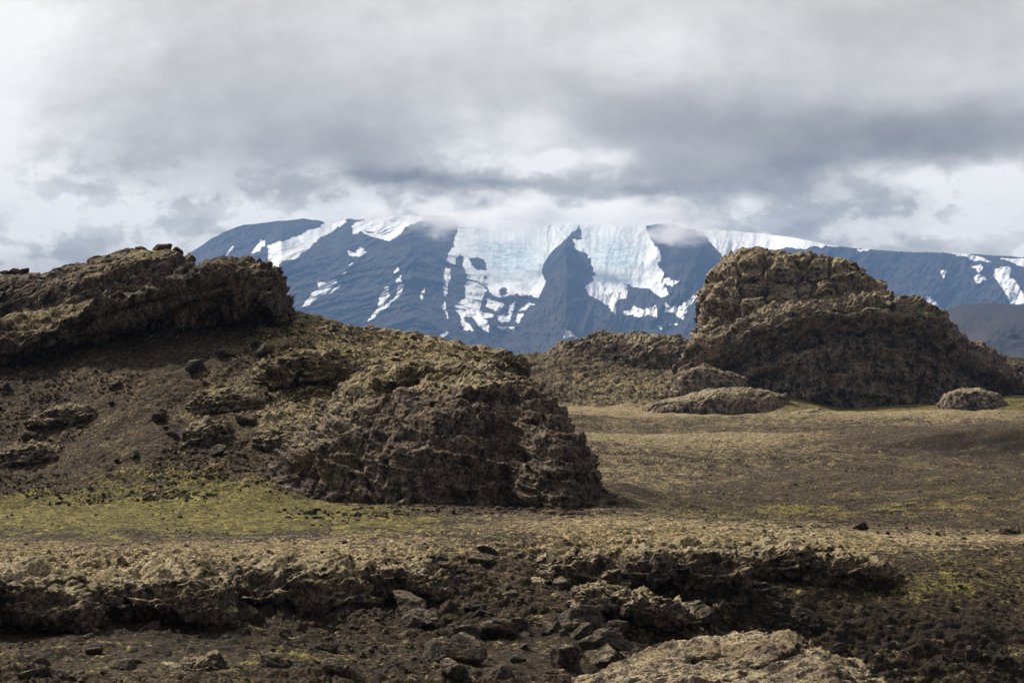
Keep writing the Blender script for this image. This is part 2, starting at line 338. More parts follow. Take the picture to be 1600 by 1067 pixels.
# ------------------------------------------------------------------ ground
prof = {   # photo column -> (distance, height)   height given either as z or as ('p', photo row)
 -200: [(40,-11.5),(60,'p1067'),(72,'p1025'),(77,'p1000'),(81,'p955'),(85,'p905'),(92,'p886'),(112,'p852'),(135,'p806'),(148,'p765'),(156,'p705'),(163,'p640'),(170,'p585'),(185,'p540'),(205,'p512'),(222,'p480'),(260,1),(400,-12)],
 0:    [(40,-11.5),(60,'p1067'),(72,'p1025'),(77,'p1000'),(81,'p955'),(85,'p905'),(92,'p886'),(112,'p850'),(135,'p802'),(148,'p760'),(156,'p700'),(163,'p640'),(170,'p585'),(185,'p530'),(205,'p508'),(222,'p475'),(260,1),(400,-12)],
 200:  [(40,-11.5),(62,'p1067'),(73,'p1020'),(79,'p985'),(83,'p945'),(87,'p900'),(93,'p886'),(110,'p852'),(135,'p800'),(146,'p750'),(154,'p680'),(163,'p600'),(170,'p555'),(180,'p500'),(195,'p475'),(212,'p452'),(225,'p450'),(260,0),(400,-12)],
 430:  [(40,-11.7),(64,'p1067'),(76,'p1015'),(82,'p975'),(87,'p925'),(91,'p887'),(96,'p873'),(110,'p850'),(132,'p802'),(140,'p765'),(147,'p715'),(155,'p650'),(165,'p570'),(178,'p505'),(188,'p487'),(205,'p495'),(235,-4),(330,-12)],
 600:  [(40,-11.8),(66,'p1067'),(77,'p1015'),(84,'p965'),(89,'p910'),(93,'p880'),(98,'p863'),(107,'p845'),(132,'p800'),(144,'p740'),(155,'p640'),(165,'p575'),(175,'p545'),(188,'p524'),(200,'p530'),(232,-4.5),(320,-12)],
 800:  [(40,-12),(68,'p1067'),(78,'p1000'),(89,'p930'),(95,'p885'),(100,'p860'),(107,'p840'),(130,'p798'),(140,'p780'),(152,'p735'),(165,'p672'),(178,'p612'),(190,'p568'),(200,'p572'),(232,-6.5),(300,-12.5),(430,-12),(470,'p604'),(530,'p560'),(600,-8)],
 845:  [(40,-12),(69,'p1067'),(79,'p1000'),(90,'p924'),(96,'p876'),(101,'p854'),(108,'p835'),(130,'p796'),(140,'p781'),(152,'p772'),(165,'p755'),(180,-12),(195,-12),(240,-12),(300,-12.5),(430,-12),(470,'p600'),(530,'p556'),(600,-6),(800,-20)],
 880:  [(40,-12),(69,'p1067'),(79,'p1000'),(90,'p922'),(96,'p872'),(101,'p850'),(108,'p832'),(128,'p796'),(140,'p781'),(152,'p775'),(165,'p760'),(180,-12),(200,-12.2),(240,-12.6),(300,-12.5),(430,-12),(470,'p598'),(530,'p553'),(600,-6),(800,-20)],
 960:  [(40,-12.5),(75,'p1067'),(84,'p1000'),(90,'p938'),(95,'p900'),(98,'p862'),(103,'p840'),(109,'p826'),(125,'p797'),(140,'p782'),(165,'p764'),(200,-12.4),(300,-12.8),(430,-12),(480,'p596'),(530,'p552'),(560,'p545'),(640,-6),(800,-20)],
 1100: [(40,-13),(80,'p1067'),(88,'p1000'),(94,'p930'),(98,'p888'),(101,'p855'),(109,'p824'),(124,'p808'),(145,-11.6),(165,-12.8),(230,-13.4),(300,-13),(430,-12),(500,'p590'),(560,'p560'),(640,-6),(800,-20)],
 1300: [(40,-14.5),(88,'p1067'),(94,'p975'),(101,'p890'),(107,'p848'),(113,'p826'),(120,'p821'),(132,-11.2),(155,-13.2),(220,-13.6),(300,-12.6),(430,-12),(500,'p600'),(560,'p570'),(640,-8),(800,-20)],
 1500: [(40,-15),(89,'p1067'),(95,'p975'),(102,'p893'),(109,'p855'),(118,'p834'),(124,'p829'),(140,-12.4),(160,-13.8),(266,'p713'),(270,'p706'),(275,'p673'),(283,'p670'),(300,-11.7),(430,-11.6),(500,'p596'),(545,'p572'),(575,'p574'),(660,-8),(800,-20)],
 1600: [(40,-15),(90,'p1067'),(96,'p975'),(103,'p893'),(111,'p856'),(120,'p836'),(127,'p829'),(143,-12.5),(160,-13.8),(262,'p719'),(266,'p713'),(274,'p673'),(283,'p669'),(300,-11.7),(430,-11.6),(500,'p590'),(545,'p564'),(575,'p566'),(660,-8),(800,-20)],
 1850: [(40,-15),(90,'p1067'),(96,'p975'),(103,'p893'),(111,'p856'),(120,'p836'),(127,'p829'),(143,-12.5),(160,-13.8),(262,'p721'),(266,'p714'),(274,'p673'),(283,'p669'),(300,-11.7),(430,-11.6),(500,'p590'),(545,'p562'),(575,'p566'),(660,-8),(800,-20)],
}
ks = sorted(prof)
def hz(d, v): return (HY - float(v[1:])) / F * d if isinstance(v, str) else float(v)
dd_ = np.concatenate([np.linspace(20, 240, 441), np.linspace(242, 700, 230), np.geomspace(710, 60000, 60)])
def pchip(x, y, xi):
    h = np.diff(x); s = np.diff(y) / h; m = np.zeros(len(x))
    for i in range(1, len(x) - 1):
        if s[i-1] * s[i] > 0:
            w1_, w2_ = 2*h[i] + h[i-1], h[i] + 2*h[i-1]; m[i] = (w1_ + w2_) / (w1_ / s[i-1] + w2_ / s[i])
    m[0], m[-1] = s[0], 0
    i = np.clip(np.searchsorted(x, xi) - 1, 0, len(h) - 1); t = np.clip((xi - x[i]) / h[i], 0, 1)
    return (2*t**3-3*t**2+1)*y[i] + (t**3-2*t**2+t)*h[i]*m[i] + (-2*t**3+3*t**2)*y[i+1] + (t**3-t**2)*h[i]*m[i+1]
tab = []
for k in ks:
    p = [(d, hz(d, v)) for d, v in prof[k]]
    p = [(20, p[0][1])] + p + [(1500, -40), (60000, -60)]
    a = np.array(p); tab.append(pchip(a[:, 0], a[:, 1], dd_))
tab = np.array(tab)                                   # columns x distances
pg = np.arange(-200, 1851, 10.0)
tab2 = np.array([pchip(np.array(ks, float), tab[:, j], pg) for j in range(len(dd_))]).T
kern = np.exp(-np.linspace(-3, 3, 9) ** 2); kern /= kern.sum()
tp = np.pad(tab2, ((4, 4), (0, 0)), mode='edge')
tab2 = sum(kern[i] * tp[i:i + len(pg)] for i in range(9))
def H0(px, d):
    fx = np.clip((px + 200) / 10.0, 0, len(pg) - 1.001); i = fx.astype(int); t = fx - i
    j = np.clip(np.searchsorted(dd_, d) - 1, 0, len(dd_) - 2); u = np.clip((d - dd_[j]) / (dd_[j+1] - dd_[j]), 0, 1)
    return (tab2[i, j]*(1-t)*(1-u) + tab2[i+1, j]*t*(1-u) + tab2[i, j+1]*(1-t)*u + tab2[i+1, j+1]*t*u)
def gauss(px, py, L):
    o = np.zeros(px.shape)
    for (x, y, rx, ry, a) in L:
        o += a * np.exp(-(((px - x) / rx) ** 2 + ((py - y) / ry) ** 2))
    return o
PALE = [(1500,860,140,14,.5),(1500,697,150,18,-1.2),(150,868,420,24,.8),(550,852,260,26,.6),(760,815,160,20,.3),(980,812,160,18,.5),(1150,838,260,26,.9),(1450,838,300,9,1.0),(60,905,140,22,.9),(230,905,120,18,.8),
        (470,880,90,14,.7),(1040,862,150,18,.8),(1250,860,140,20,.5),(1000,640,200,8,1.0),(1350,652,400,9,1.1),(1050,682,260,14,.95),(1200,712,400,30,.45),(980,740,160,24,.35),(1400,790,300,14,.2),(940,600,120,40,.55),
        (600,570,160,40,1.0),(450,560,70,60,.5),(380,630,100,30,.5),(520,655,110,25,.8),(700,540,120,25,1.0),(480,510,70,25,.8),
        (1100,610,120,18,.6),(1560,590,80,20,.4),(300,1040,500,30,.12),(1000,1030,200,40,.3)]
GREEN = [(300,800,280,34,.85),(60,800,160,40,.75),(420,790,130,40,.85),(240,745,160,26,.45),(650,815,140,16,.5),(330,640,60,60,.35),(560,600,150,50,.45),
         (1150,800,260,26,.5),(1500,770,240,40,.35),(1280,620,120,22,1.0),(1400,640,200,10,.8),(1580,625,40,22,1.0),
         (1380,905,170,40,.38),(1560,905,140,54,.40),(250,1040,300,30,.45),(600,1010,250,40,.2),(1010,990,120,30,.35),(900,520,80,15,.7),(200,860,300,20,.2)]
cols = np.concatenate([np.arange(-2600, -90, 30), np.arange(-90, 1690, 1.65), np.arange(1690, 4200, 30)])
rows = np.concatenate([np.linspace(20, 54, 18)[:-1], np.arange(54, 112, .10), np.arange(112, 140, .22), np.arange(140, 196, .13),
                       np.geomspace(196, 430, 330)[:-1], np.arange(430, 600, .55), np.geomspace(600, 14400, 50)])
def ground_z(px, d, detail=True):
    """px, d flat arrays -> z plus the moss attributes"""
    x = (px - CX) / F * d; z = H0(px, d); pyy = HY - z / d * F
    pale = np.clip(gauss(px, pyy, PALE), 0, 1.1); green = np.clip(gauss(px, pyy, GREEN), 0, 1.1)
    # far side of a crest must not pick up the colour of what hides it
    z = z + sst(d, 398, 424) * sst(d, 470, 440) * (2.6 * np.exp(-((px - 1235) / 55) ** 2) + 2.4 * np.exp(-((px - 1590) / 60) ** 2) + .8 * np.exp(-((px - 1420) / 80) ** 2))
    far = d > 600; pale[far] = .4; green[far] = .2
    if not detail: return z, pale, green
    p = np.stack([x, d, z * 1.3], 1).astype(f32)
    near = sst(d, 700, 560)
    z = z + near * (.45 * fbm(p * .07, 4, 3) * sst(d, 60, 140) + .20 * fbm(p * .35, 4, 5))
    plain = sst(d, 150, 175) * sst(px, 820, 900) * sst(d, 440, 400)
    z = z + plain * (3.0 * fbm(p * np.array([.010, .022, 0], f32), 3, 11) + .30 * fbm(p * np.array([.22, .4, 0], f32), 3, 14) + .25 * fbm(p * np.array([.08, .12, 0], f32), 3, 12, .5, 'ridge'))
    steep = sst(d, 112, 100) * sst(d, 50, 60)                       # gully slope of rubble
    hill = sst(d, 136, 146) * sst(d, 250, 235) * sst(px, 900, 800)  # hillside on the left
    mid = sst(d, 425, 450) * sst(d, 620, 580)
    m = (d < 620)
    zz = np.zeros(len(z))
    pm = p[m]
    f1 = facet(pm * np.array([.75, .75, 1.1], f32), 21); f2 = facet(pm * 2.1, 22); an = np.array([.55, 1, 1], f32); bl = fbm(pm * an * .6, 4, 9, .5, 'billow'); b2 = fbm(pm * an * 1.9, 3, 19, .5, 'billow')
    rg = fbm(pm * an * 1.1, 4, 31, .5); fb = fbm(pm * .28, 6, 33, .55)
    lay = layers(pm, z[m], 1.15, 35)
    var = np.clip(.75 + 1.6 * fbm(pm * .06, 3, 44), .15, 1.5)
    rocky = np.clip(1.0 - pale[m] * .8, .12, 1); soft = np.clip(pale[m] + .4 * green[m], 0, 1)
    right = sst(px[m], 1050, 1300)
    zz[m] = (steep[m] * var * (.16 * f1 * (1 - .6 * right) + .04 * f2 + .36 * fb + (.30 - .12 * right) * bl + .05 * b2 + .20 * lay)
             + hill[m] * ((.10 * f1 * var + .35 * fb + .30 * lay * (.3 + soft)) + .03 * f2 + .50 * bl * soft + .08 * b2 * (.25 + soft))
             + mid[m] * (1.3 * fbm(pm * .12, 5, 41, .6, 'ridge') + .5 * f1 + .4 * bl)
             + (.025 * f2 + .06 * b2 + .05 * rg))
    return z + zz * near, pale, green
CC_, RR_ = np.meshgrid(cols, rows, indexing='ij')
gx, gd = CC_.ravel(), RR_.ravel()
gz, pale, green = ground_z(gx, gd)
gv = np.stack([(gx - CX) / F * gd, gd, gz], 1)
_py = HY - gz / gd * F
soil_shade = np.clip(gauss(gx, _py, [(1450,1030,420,90,1.0),(1200,950,200,40,.6),(450,980,800,60,.75),(800,1040,300,40,.4)]), 0, 1) * (gd < 112) + np.clip(gauss(gx, _py, [(1550,697,150,17,1.4)]), 0, 1) * (gd > 250) * (gd < 290)  # dark soil plus painted shade on the gully slopes and right bank
ground = mesh_obj('ground', gv, grid_faces(len(cols), len(rows)), M_ground, {'pale': pale, 'green': green, 'soil_shade': soil_shade})
tag(ground, 'mossy lava ground with brown scree slopes and a pale moss plain', 'ground', kind='structure')
gb = np.array([(-15000,-4000,-60),(15000,-4000,-60),(15000,19.9,-13.5),(-15000,19.9,-13.5)], float)
# ground behind the camera, joined below the first row
back = mesh_obj('ground_behind', gb, np.array([[0,1,2,3]]), M_ground, {'pale': [.3]*4, 'green': [.2]*4})
tag(back, 'level mossy ground behind the viewpoint', 'ground', kind='structure')
zmap = gz.reshape(len(cols), len(rows))
def gh(px, d):
    i = np.clip(np.searchsorted(cols, px), 0, len(cols) - 1); j = np.clip(np.searchsorted(rows, d), 0, len(rows) - 1)
    return zmap[i, j]

# ------------------------------------------------------------------ rock formations
def polyline(pts, n, wx=1.0):
    a = np.array(pts, float); s = np.r_[0, np.cumsum(np.hypot(np.diff(a[:, 0]) * wx, np.diff(a[:, 1])))]
    q = np.linspace(0, s[-1], n); return np.interp(q, s, a[:, 0]), np.interp(q, s, a[:, 1])
def formation(name, top, bot, dc, T, nu, nt, disp, mat, n=2.6, pp=2.4, prof_fn=None, moss=None, drop=1.5, parent=None, base=None, back=None):
    """a standing mass of rock: plan is a superellipse `T` deep either side of the line at distance dc(px),
    crest follows `top`, foot follows `bot`; disp(p, px, hh) moves the surface along its normal"""
    px, py = polyline(top, nu)
    # strictly increasing px so that the columns never cross
    px = np.maximum.accumulate(px + np.arange(nu) * 1e-3)
    dcp = ip(px, dc); c = (px - (px[0] + px[-1]) / 2) / ((px[-1] - px[0]) / 2)
    Tp = T * np.clip(1 - np.abs(c) ** pp, 0.0004, 1) ** (1 / pp)
    x = (px - CX) / F * dcp; zt = (HY - py) / F * dcp
    zb = (HY - ip(px, bot)) / F * (dcp - Tp) - drop
    zb = np.minimum(zb, zt - .5)
    Hm = float(np.mean(zt - zb)); tt = np.linspace(0, math.pi, 3000)
    dx = -np.sign(np.cos(tt)) * np.abs(np.cos(tt)) ** (2 / n); hh = np.sin(tt) ** (2 / n)
    seg = np.hypot(np.diff(dx) * T, np.diff(hh) * Hm); wgt = np.where(tt[:-1] < math.pi * .56, 1.0, .25)
    s = np.r_[0, np.cumsum(seg * wgt)]; q = np.linspace(0, s[-1], nt)
    DX = np.interp(q, s, dx); HH = np.interp(q, s, hh)
    zz = zb[:, None] + (zt - zb)[:, None] * HH[None]
    ddx = np.broadcast_to(DX[None], zz.shape).copy()
    if prof_fn is not None: ddx = np.where(ddx < 0, ddx * prof_fn(px[:, None], np.broadcast_to(HH[None], zz.shape)), ddx)
    yy = dcp[:, None] + Tp[:, None] * ddx
    V = np.stack([np.broadcast_to(x[:, None], zz.shape), yy, zz], -1)
    for _ in range(1):
        du = np.gradient(V, axis=0); dv = np.gradient(V, axis=1); N = np.cross(du, dv)
        N /= np.linalg.norm(N, axis=-1, keepdims=True) + 1e-9
        # keep normals pointing away from the core line
        core = np.stack([np.broadcast_to(x[:, None], zz.shape), np.broadcast_to(dcp[:, None], zz.shape), np.broadcast_to(((zt + zb) / 2)[:, None], zz.shape)], -1)
        if np.mean(np.sum(N * (V - core), -1)) < 0: N = -N
    p = V.reshape(-1, 3).astype(f32); PX = np.repeat(px, nt); HHf = np.broadcast_to(HH[None], zz.shape).ravel()
    # silhouette-friendly lateral push at the two ends
    D = disp(p, PX, HHf)
    V2 = V.reshape(-1, 3) + N.reshape(-1, 3) * D[:, None]
    PY = HY - V2[:, 2] / V2[:, 1] * F; PX2 = CX + V2[:, 0] / V2[:, 1] * F
    ms = np.ones(len(V2)) if moss is None else np.clip(moss(PX2, PY), 0, 1.5)
    b = np.array([x.mean(), dcp.mean(), zb.mean()]) if base is None else base
    return mesh_obj(name, V2, grid_faces(nu, nt), mat, {'moss': ms}, base=b, parent=parent)
A3 = lambda *a: np.array(a, f32)

# --- big butte on the right, 430 m away
def d_butte_up(p, px, hh):
    return (1.6 * fbm(p * .06, 4, 61) + 1.0 * facet(p * A3(.11, .11, .09), 62) + 1.3 * cracks(p * A3(.16, .16, .05), 63, .14) + 1.2 * layers(p, p[:, 2], 5.5, 67)
            + .5 * fbm(p * A3(.3, .3, .10), 4, 64, .5, 'ridge') + 1.3 * fbm(np.stack([p[:, 0] * .045, p[:, 1] * .045, (p[:, 2] - .12 * p[:, 0]) * .18], 1), 4, 69, .5, 'ridge') - .45 + .18 * facet(p * .7, 65) + .5 * fbm(p * .22, 3, 66, .5, 'billow') + .5 * layers(p, p[:, 2] + .1 * p[:, 0], 2.0, 68))
def arch(px): return ip(px, [(1060,600),(1100,545),(1150,520),(1190,500),(1230,486),(1300,478),(1350,474),(1400,480),(1440,500),(1480,530),(1530,560),(1600,600)])
def d_butte_low(p, px, hh):
    z = p[:, 2]; zr = (HY - arch(px)) / F * 430; s = zr - z            # metres below the rim line
    wv_ = 1.2 * fbm(p * .12, 3, 77)
    s = s + wv_
    caves = sst(px, 1110, 1150) * sst(px, 1300, 1265) * sst(fbm(p * .09, 2, 79), -.25, .2)
    rec = -(sst(s, 3.2, 4.0) * sst(s, 9.5, 5.2)) * (3.5 + 8.0 * caves) - 2.0 * sst(s, 10.5, 11.2) * sst(s, 15, 12) * sst(px, 1250, 1190) + 2.4 * sst(s, -2, .5) * sst(s, 3.9, 3.2)
    lam = .55 * fbm(np.stack([p[:, 0] * .07, p[:, 1] * .07, (s) * .65], 1), 4, 71, .6, 'ridge') * sst(s, 12, 7)
    flute = .8 * fbm(p * A3(.28, .28, .05), 4, 72, .55, 'ridge') * sst(s, 7, 11)
    return (rec + lam * .8 + flute * 1.3 + 1.2 * fbm(p * .06, 4, 73) + 1.1 * cracks(p * A3(.12, .12, .06), 74, .12) * sst(s, 3, 7) + 1.5 * fbm(np.stack([p[:, 0] * .04, p[:, 1] * .04, s * .22], 1), 4, 176, .5, 'ridge') - .5 + 1.5 * layers(p, -s, 2.3, 75) * sst(s, 15, 8) + .5 * layers(p, -s, .9, 175) * sst(s, 13, 8) + .22 * facet(p * .7, 76) + .3 * fbm(p * .4, 4, 79) + .9 * sst(s, 4, 0) * fbm(p * .4, 4, 78, .5, 'billow'))
butte = bpy.data.objects.new('butte', None); COL.objects.link(butte)
butte.location = at(1330., 645., 430.); butte.empty_display_size = 5
tag(butte, 'big flat-topped lava butte with a mossy ledge and small caves, right of centre', 'rock butte')
def child_local(o, par_):
    o.parent = par_; o.location = np.array(o.location) - np.array(par_.location); return o
um = lambda x, y: .75 + gauss(x, y, [(1230,430,130,60,1.3),(1150,480,60,40,.7),(1380,450,80,50,.8),(1250,395,120,15,1.0),(1330,410,60,20,.6)])
lm = lambda x, y: gauss(x, y, [(1250,482,140,18,2.0),(1390,490,100,30,1.8),(1120,515,60,18,1.2),(1460,530,50,20,1.2),(1120,595,90,25,.8),])
o = formation('cap', [(1085,540),(1090,500),(1096,470),(1104,450),(1112,425),(1128,408),(1140,393),(1165,390),(1190,388),(1225,388),(1250,394),(1290,398),(1316,400),(1334,412),(1352,428),(1380,447),(1400,465),(1430,480),(1450,500),(1465,530)],
   [(1085,560),(1470,560)], [(1080,458),(1470,458)], 22, 620, 330, d_butte_up, M_butte, n=2.2, pp=3.0, moss=um)
child_local(o, butte)
o = formation('base_tier', [(1058,615),(1066,590),(1078,560),(1092,540),(1120,522),(1160,510),(1190,496),(1230,484),(1300,476),(1350,472),(1400,475),(1430,482),(1452,505),(1470,520),(1490,542),(1530,560),(1560,585),(1592,600),(1596,612)],
   [(1058,612),(1200,615),(1300,640),(1400,645),(1480,630),(1596,612)], [(1058,443),(1600,443)], 15, 900, 380, d_butte_low, M_butte, n=3.0, pp=2.6, moss=lm, drop=3)
child_local(o, butte)

# --- central dome, 140 m
def d_dome(p, px, hh):
    s = p[:, 2] + .22 * p[:, 0] - .05 * p[:, 1]
    low = sst(hh, .85, .35) * sst(p[:, 0], -9, 0)
    top = sst(hh, .75, .95)
    return (.65 * fbm(p * .14, 4, 82) + (.35 + 1.15 * low) * layers(p, s, 1.9, 81) + (.15 + .35 * low) * layers(p, s, .65, 181) + .10 * layers(p, s, .26, 182) + .25 * cracks(p * A3(.20, .20, .22), 83, .10) + .30 * facet(p * A3(.22, .22, .20), 84) + .75 * fbm(np.stack([p[:, 0] * .12, p[:, 1] * .12, s * .45], 1), 4, 88, .5, 'ridge')
            + .12 * fbm(p * A3(.9, .9, .3), 5, 86, .5, 'ridge') + .09 * facet(p * A3(1.8, 1.8, 1.1), 85) + .8 * low * layers(p, s, 3.4, 183) + .35 * top * fbm(p * .6, 3, 87, .5, 'billow'))
dome = formation('rock_dome', [(415,775),(425,740),(450,700),(480,670),(520,630),(560,602),(620,590),(680,576),(745,566),(775,572),(798,588),(822,604),(850,628),(876,652),(896,680),(911,708),(922,732),(931,752),(935,770),(934,788)],
   [(415,772),(470,788),(560,800),(680,806),(800,796),(934,790)], [(400,153),(800,149),(880,141),(934,137)], 16, 780, 420, d_dome, M_rock, n=2.0, pp=2.6, drop=1.0,
   moss=lambda x, y: gauss(x, y, [(600,590,170,26,1.3),(700,580,90,22,1.2),(520,640,80,30,.7),(470,690,60,20,.5)]))
tag(dome, 'dark rounded rock dome with moss along its brow, in the middle', 'rock dome')

# --- left: tilted slab ledge and the ridge behind it
def d_ledge(p, px, hh):
    s = p[:, 2] - .33 * p[:, 0]
    return (1.3 * layers(p, s, 2.4, 91) + .5 * layers(p, s, .8, 96) + .16 * layers(p, s, .32, 196) + .9 * fbm(np.stack([p[:, 0] * .05, p[:, 1] * .05, s * .32], 1), 4, 99, .5, 'ridge') - .32 + .5 * fbm(p * .12, 4, 92) + .22 * cracks(p * A3(.22, .22, .20), 93, .10)
            + .22 * facet(p * A3(.5, .5, .8), 94) + .10 * facet(p * 1.8, 95) + .2 * fbm(p * .8, 4, 98))
def over(px, hh): return .45 + .55 * sst(hh, .15, .62) + .10 * sst(hh, .6, .8)
ledge = formation('rock_ledge', [(-140,560),(-60,530),(0,508),(50,500),(100,494),(150,484),(200,472),(250,452),(290,434),(325,420),(360,412),(405,411),(420,413),(428,430),(434,452),(446,478),(458,492)],
   [(-140,620),(0,590),(100,575),(200,548),(300,525),(400,500),(458,496)], [(-140,178),(200,182),(458,184)], 11, 760, 300, d_ledge, M_rock, n=2.6, pp=6, prof_fn=over,
   moss=lambda x, y: gauss(x, y, [(120,495,130,14,1.3),(200,478,80,14,1.0),(400,425,60,20,.8),(30,515,60,12,1.0)]), drop=1.0)
tag(ledge, 'long layered rock ledge with a blunt upturned end, sloping down to the left edge', 'rock ledge')
ridge = formation('rock_ridge', [(-140,440),(0,430),(40,426),(95,428),(104,421),(140,419),(152,410),(185,403),(198,397),(240,393),(270,395),(282,400),(287,415),(296,432),(312,450),(330,470)],
   [(-140,540),(0,520),(100,500),(330,480)], [(-140,222),(330,214)], 12, 620, 240, lambda p, px, hh: .55 * d_ledge(p + 50, px, hh) + .25 * facet(p * .8, 97), M_rock, n=2.3, pp=5,
   moss=lambda x, y: gauss(x, y, [(200,440,100,40,.8),(240,398,40,10,1.0),(130,480,80,14,.7)]), drop=1.5)
tag(ridge, 'dark craggy ridge on the far left, behind the layered ledge', 'rock ridge')

# --- crags in the middle distance
def d_crag(k, sc_=1.0):
    def f(p, px, hh):
        return (1.3 * fbm(p * .1, 4, k) + .8 * facet(p * A3(.2, .2, .2), k + 1) + .8 * layers(p, p[:, 2], 2.6, k + 5) + .3 * facet(p * .6, k + 2) + .7 * fbm(p * .35, 4, k + 3, .55, 'billow')) * sc_
    return f
cr_ = formation('rock_crag', [(812,572),(835,558),(858,546),(885,536),(910,530),(950,524),(990,523),(1030,522),(1060,527),(1080,534),(1110,545)],
   [(812,585),(950,590),(1110,590)], [(812,520),(1110,520)], 16, 420, 170, d_crag(110), M_butte, n=2.0, pp=3, moss=lambda x, y: gauss(x, y, [(990,530,60,10,1.2),(900,545,60,12,.5),(1060,540,40,10,.8)]), drop=2)
tag(cr_, 'low lumpy lava crag between the central dome and the butte', 'rock crag')
o = formation('rock_crag', [(560,545),(575,515),(600,512),(640,518),(680,524),(700,532),(760,537),(790,543),(802,551),(812,562),(822,580)],
   [(560,560),(830,580)], [(560,208),(830,200)], 5, 620, 200, d_crag(130, .5), M_rock, n=2.0, pp=2, moss=lambda x, y: .95 + 0 * x, drop=1)
tag(o, 'mossy broken crest of rock behind the top of the central dome', 'rock crag')
low = [('low_rock', [(1003,636),(1020,628),(1060,618),(1110,608),(1150,606),(1200,608),(1228,614),(1236,628),(1238,640)], 641, 418, 7, 150, .45, 'long flat moss-topped rock in front of the butte on its left', lambda x, y: gauss(x, y, [(1110,612,120,12,1.6)])),
       ('low_rock', [(1462,628),(1476,614),(1498,606),(1530,606),(1556,613),(1574,627),(1580,642)], 648, 412, 6, 160, .45, 'low dark blocky rock at the right foot of the butte', lambda x, y: .2 + gauss(x, y, [(1515,608,45,5,.8)])),
       ('low_rock', [(1220,655),(1235,644),(1265,637),(1300,640),(1320,650),(1325,658)], 657, 405, 3, 170, .3, 'small low rock on the grass at the foot of the butte', None),
       ('low_rock', [(1530,572),(1545,561),(1580,559),(1640,562),(1700,560),(1740,580)], 604, 560, 9, 180, 1.0, 'low brown rock rim right of the butte under the dark hill', lambda x, y: gauss(x, y, [(1580,562,90,8,1.5),(1575,585,50,8,1)])),
       ('low_rock', [(1160,625),(1170,590),(1120,575),(1100,570),(1062,580),(1050,600),(1045,615)][::-1], 620, 424, 4, 190, .5, 'rubbly mossy rock foot under the left side of the butte', lambda x, y: .8 + 0 * x)]
for nm, tp_, bt, dc_, T_, k, s_, lb, ms in low:
    o = formation(nm, tp_, [(0, bt), (2000, bt)], [(0, dc_), (2000, dc_)], T_, 260, 110, d_crag(k, s_), M_butte, n=2.2, pp=2.6, moss=ms, drop=1.5)
    tag(o, lb, 'rock')

# --- foreground outcrops along the scarp of the gully
def d_fore(k, a=1.0):
    def f(p, px, hh):
        s = p[:, 2] - .12 * p[:, 0] + .25 * fbm(p * .3, 3, k + 8)
        side = 1 - .85 * sst(hh, .80, .96)
        return (.50 * fbm(p * .35, 4, k) + side * .45 * fbm(np.stack([p[:, 0] * .22, p[:, 1] * .22, s * .95], 1), 4, k + 7, .5, 'ridge') - .15 + side * (.40 * layers(p, s, .85, k + 1) + .16 * layers(p, s, .30, k + 2)) + .22 * facet(p * A3(.5, .5, .7), k + 3)
                + .26 * fbm(p * .9, 4, k + 4, .5, 'billow') + side * (.12 * cracks(p * A3(.6, .6, .9), k + 5, .12) + .05 * facet(p * 3.2, k + 6))) * a
    return f
fore = [
 ([(-120,900),(-60,885),(0,880),(50,878),(100,888),(150,908),(185,940),(196,975)], 1012, 79.5, 4.2, 200, 'dark shaggy outcrop with a mossy crown at the lower left corner', [(40,892,120,20,1.0)]),
 ([(110,925),(150,895),(200,882),(260,878),(310,885),(355,905),(385,945),(392,985)], 990, 81.5, 4.0, 210, 'broken outcrop with pale moss folds, second from the left on the scarp', [(240,890,120,18,1.0)]),
 ([(318,935),(345,895),(380,874),(450,866),(530,866),(575,880),(610,915),(620,950)], 980, 86, 4.2, 220, 'wide dark outcrop overhanging a shadowed hollow left of centre', [(460,876,100,14,.9)]),
 ([(560,930),(590,892),(630,870),(670,874),(705,898),(722,935)], 962, 88, 3.2, 230, 'rounded outcrop just left of the boulder chute', [(630,880,60,12,.7)]),
 ([(822,915),(838,876),(870,856),(905,852),(945,858),(972,880),(985,915)], 935, 92.5, 3.0, 240, 'moss-capped knob of rock standing out of the scarp right of the chute', [(905,858,60,12,1.2)]),
 ([(948,905),(975,864),(1010,846),(1065,840),(1120,850),(1160,880),(1172,915)], 930, 95, 3.6, 250, 'undercut outcrop with a moss brow below the middle of the crest', [(1050,850,90,12,1.2)]),
 ([(1100,900),(1140,860),(1190,843),(1250,843),(1310,856),(1370,872),(1410,892)], 905, 99.5, 3.0, 260, 'low undercut outcrop on the right part of the scarp', [(1200,850,90,11,1.0)]),
 ([(890,925),(920,905),(990,915),(1060,935),(1090,955),(1095,965)], 972, 87.5, 2.4, 270, 'layered dark slab of bedrock halfway down the gully side', []),
 ([(230,1075),(250,1035),(290,1018),(330,1022),(352,1045),(360,1075)], 1085, 66, 1.6, 280, 'knobbly dark rock low in the gully near the left', []),
]
for tp_, bt, dc_, T_, k, lb, ms in fore:
    o = formation('rock_outcrop', tp_, [(-500, bt), (2500, bt)], [(-500, dc_ + T_ * .5), (2500, dc_ + T_ * .5)], T_, 240, 200, d_fore(k), M_rock, n=2.8, pp=3.2,
                  prof_fn=(lambda a0: (lambda px, hh: a0 + (1 - a0) * sst(hh, .15, .62)))(.68 if tp_[0][0] > 940 else .42), moss=(lambda L: (lambda x, y: gauss(x, y, L) + .7))(ms), drop=.8)
    tag(o, lb, 'rock outcrop')
def dist_at(px, py):
    d = np.linspace(136, 205, 1400); q = HY - H0(np.full(1400, float(px)), d) / d * F; return float(d[np.argmax(q < py)])
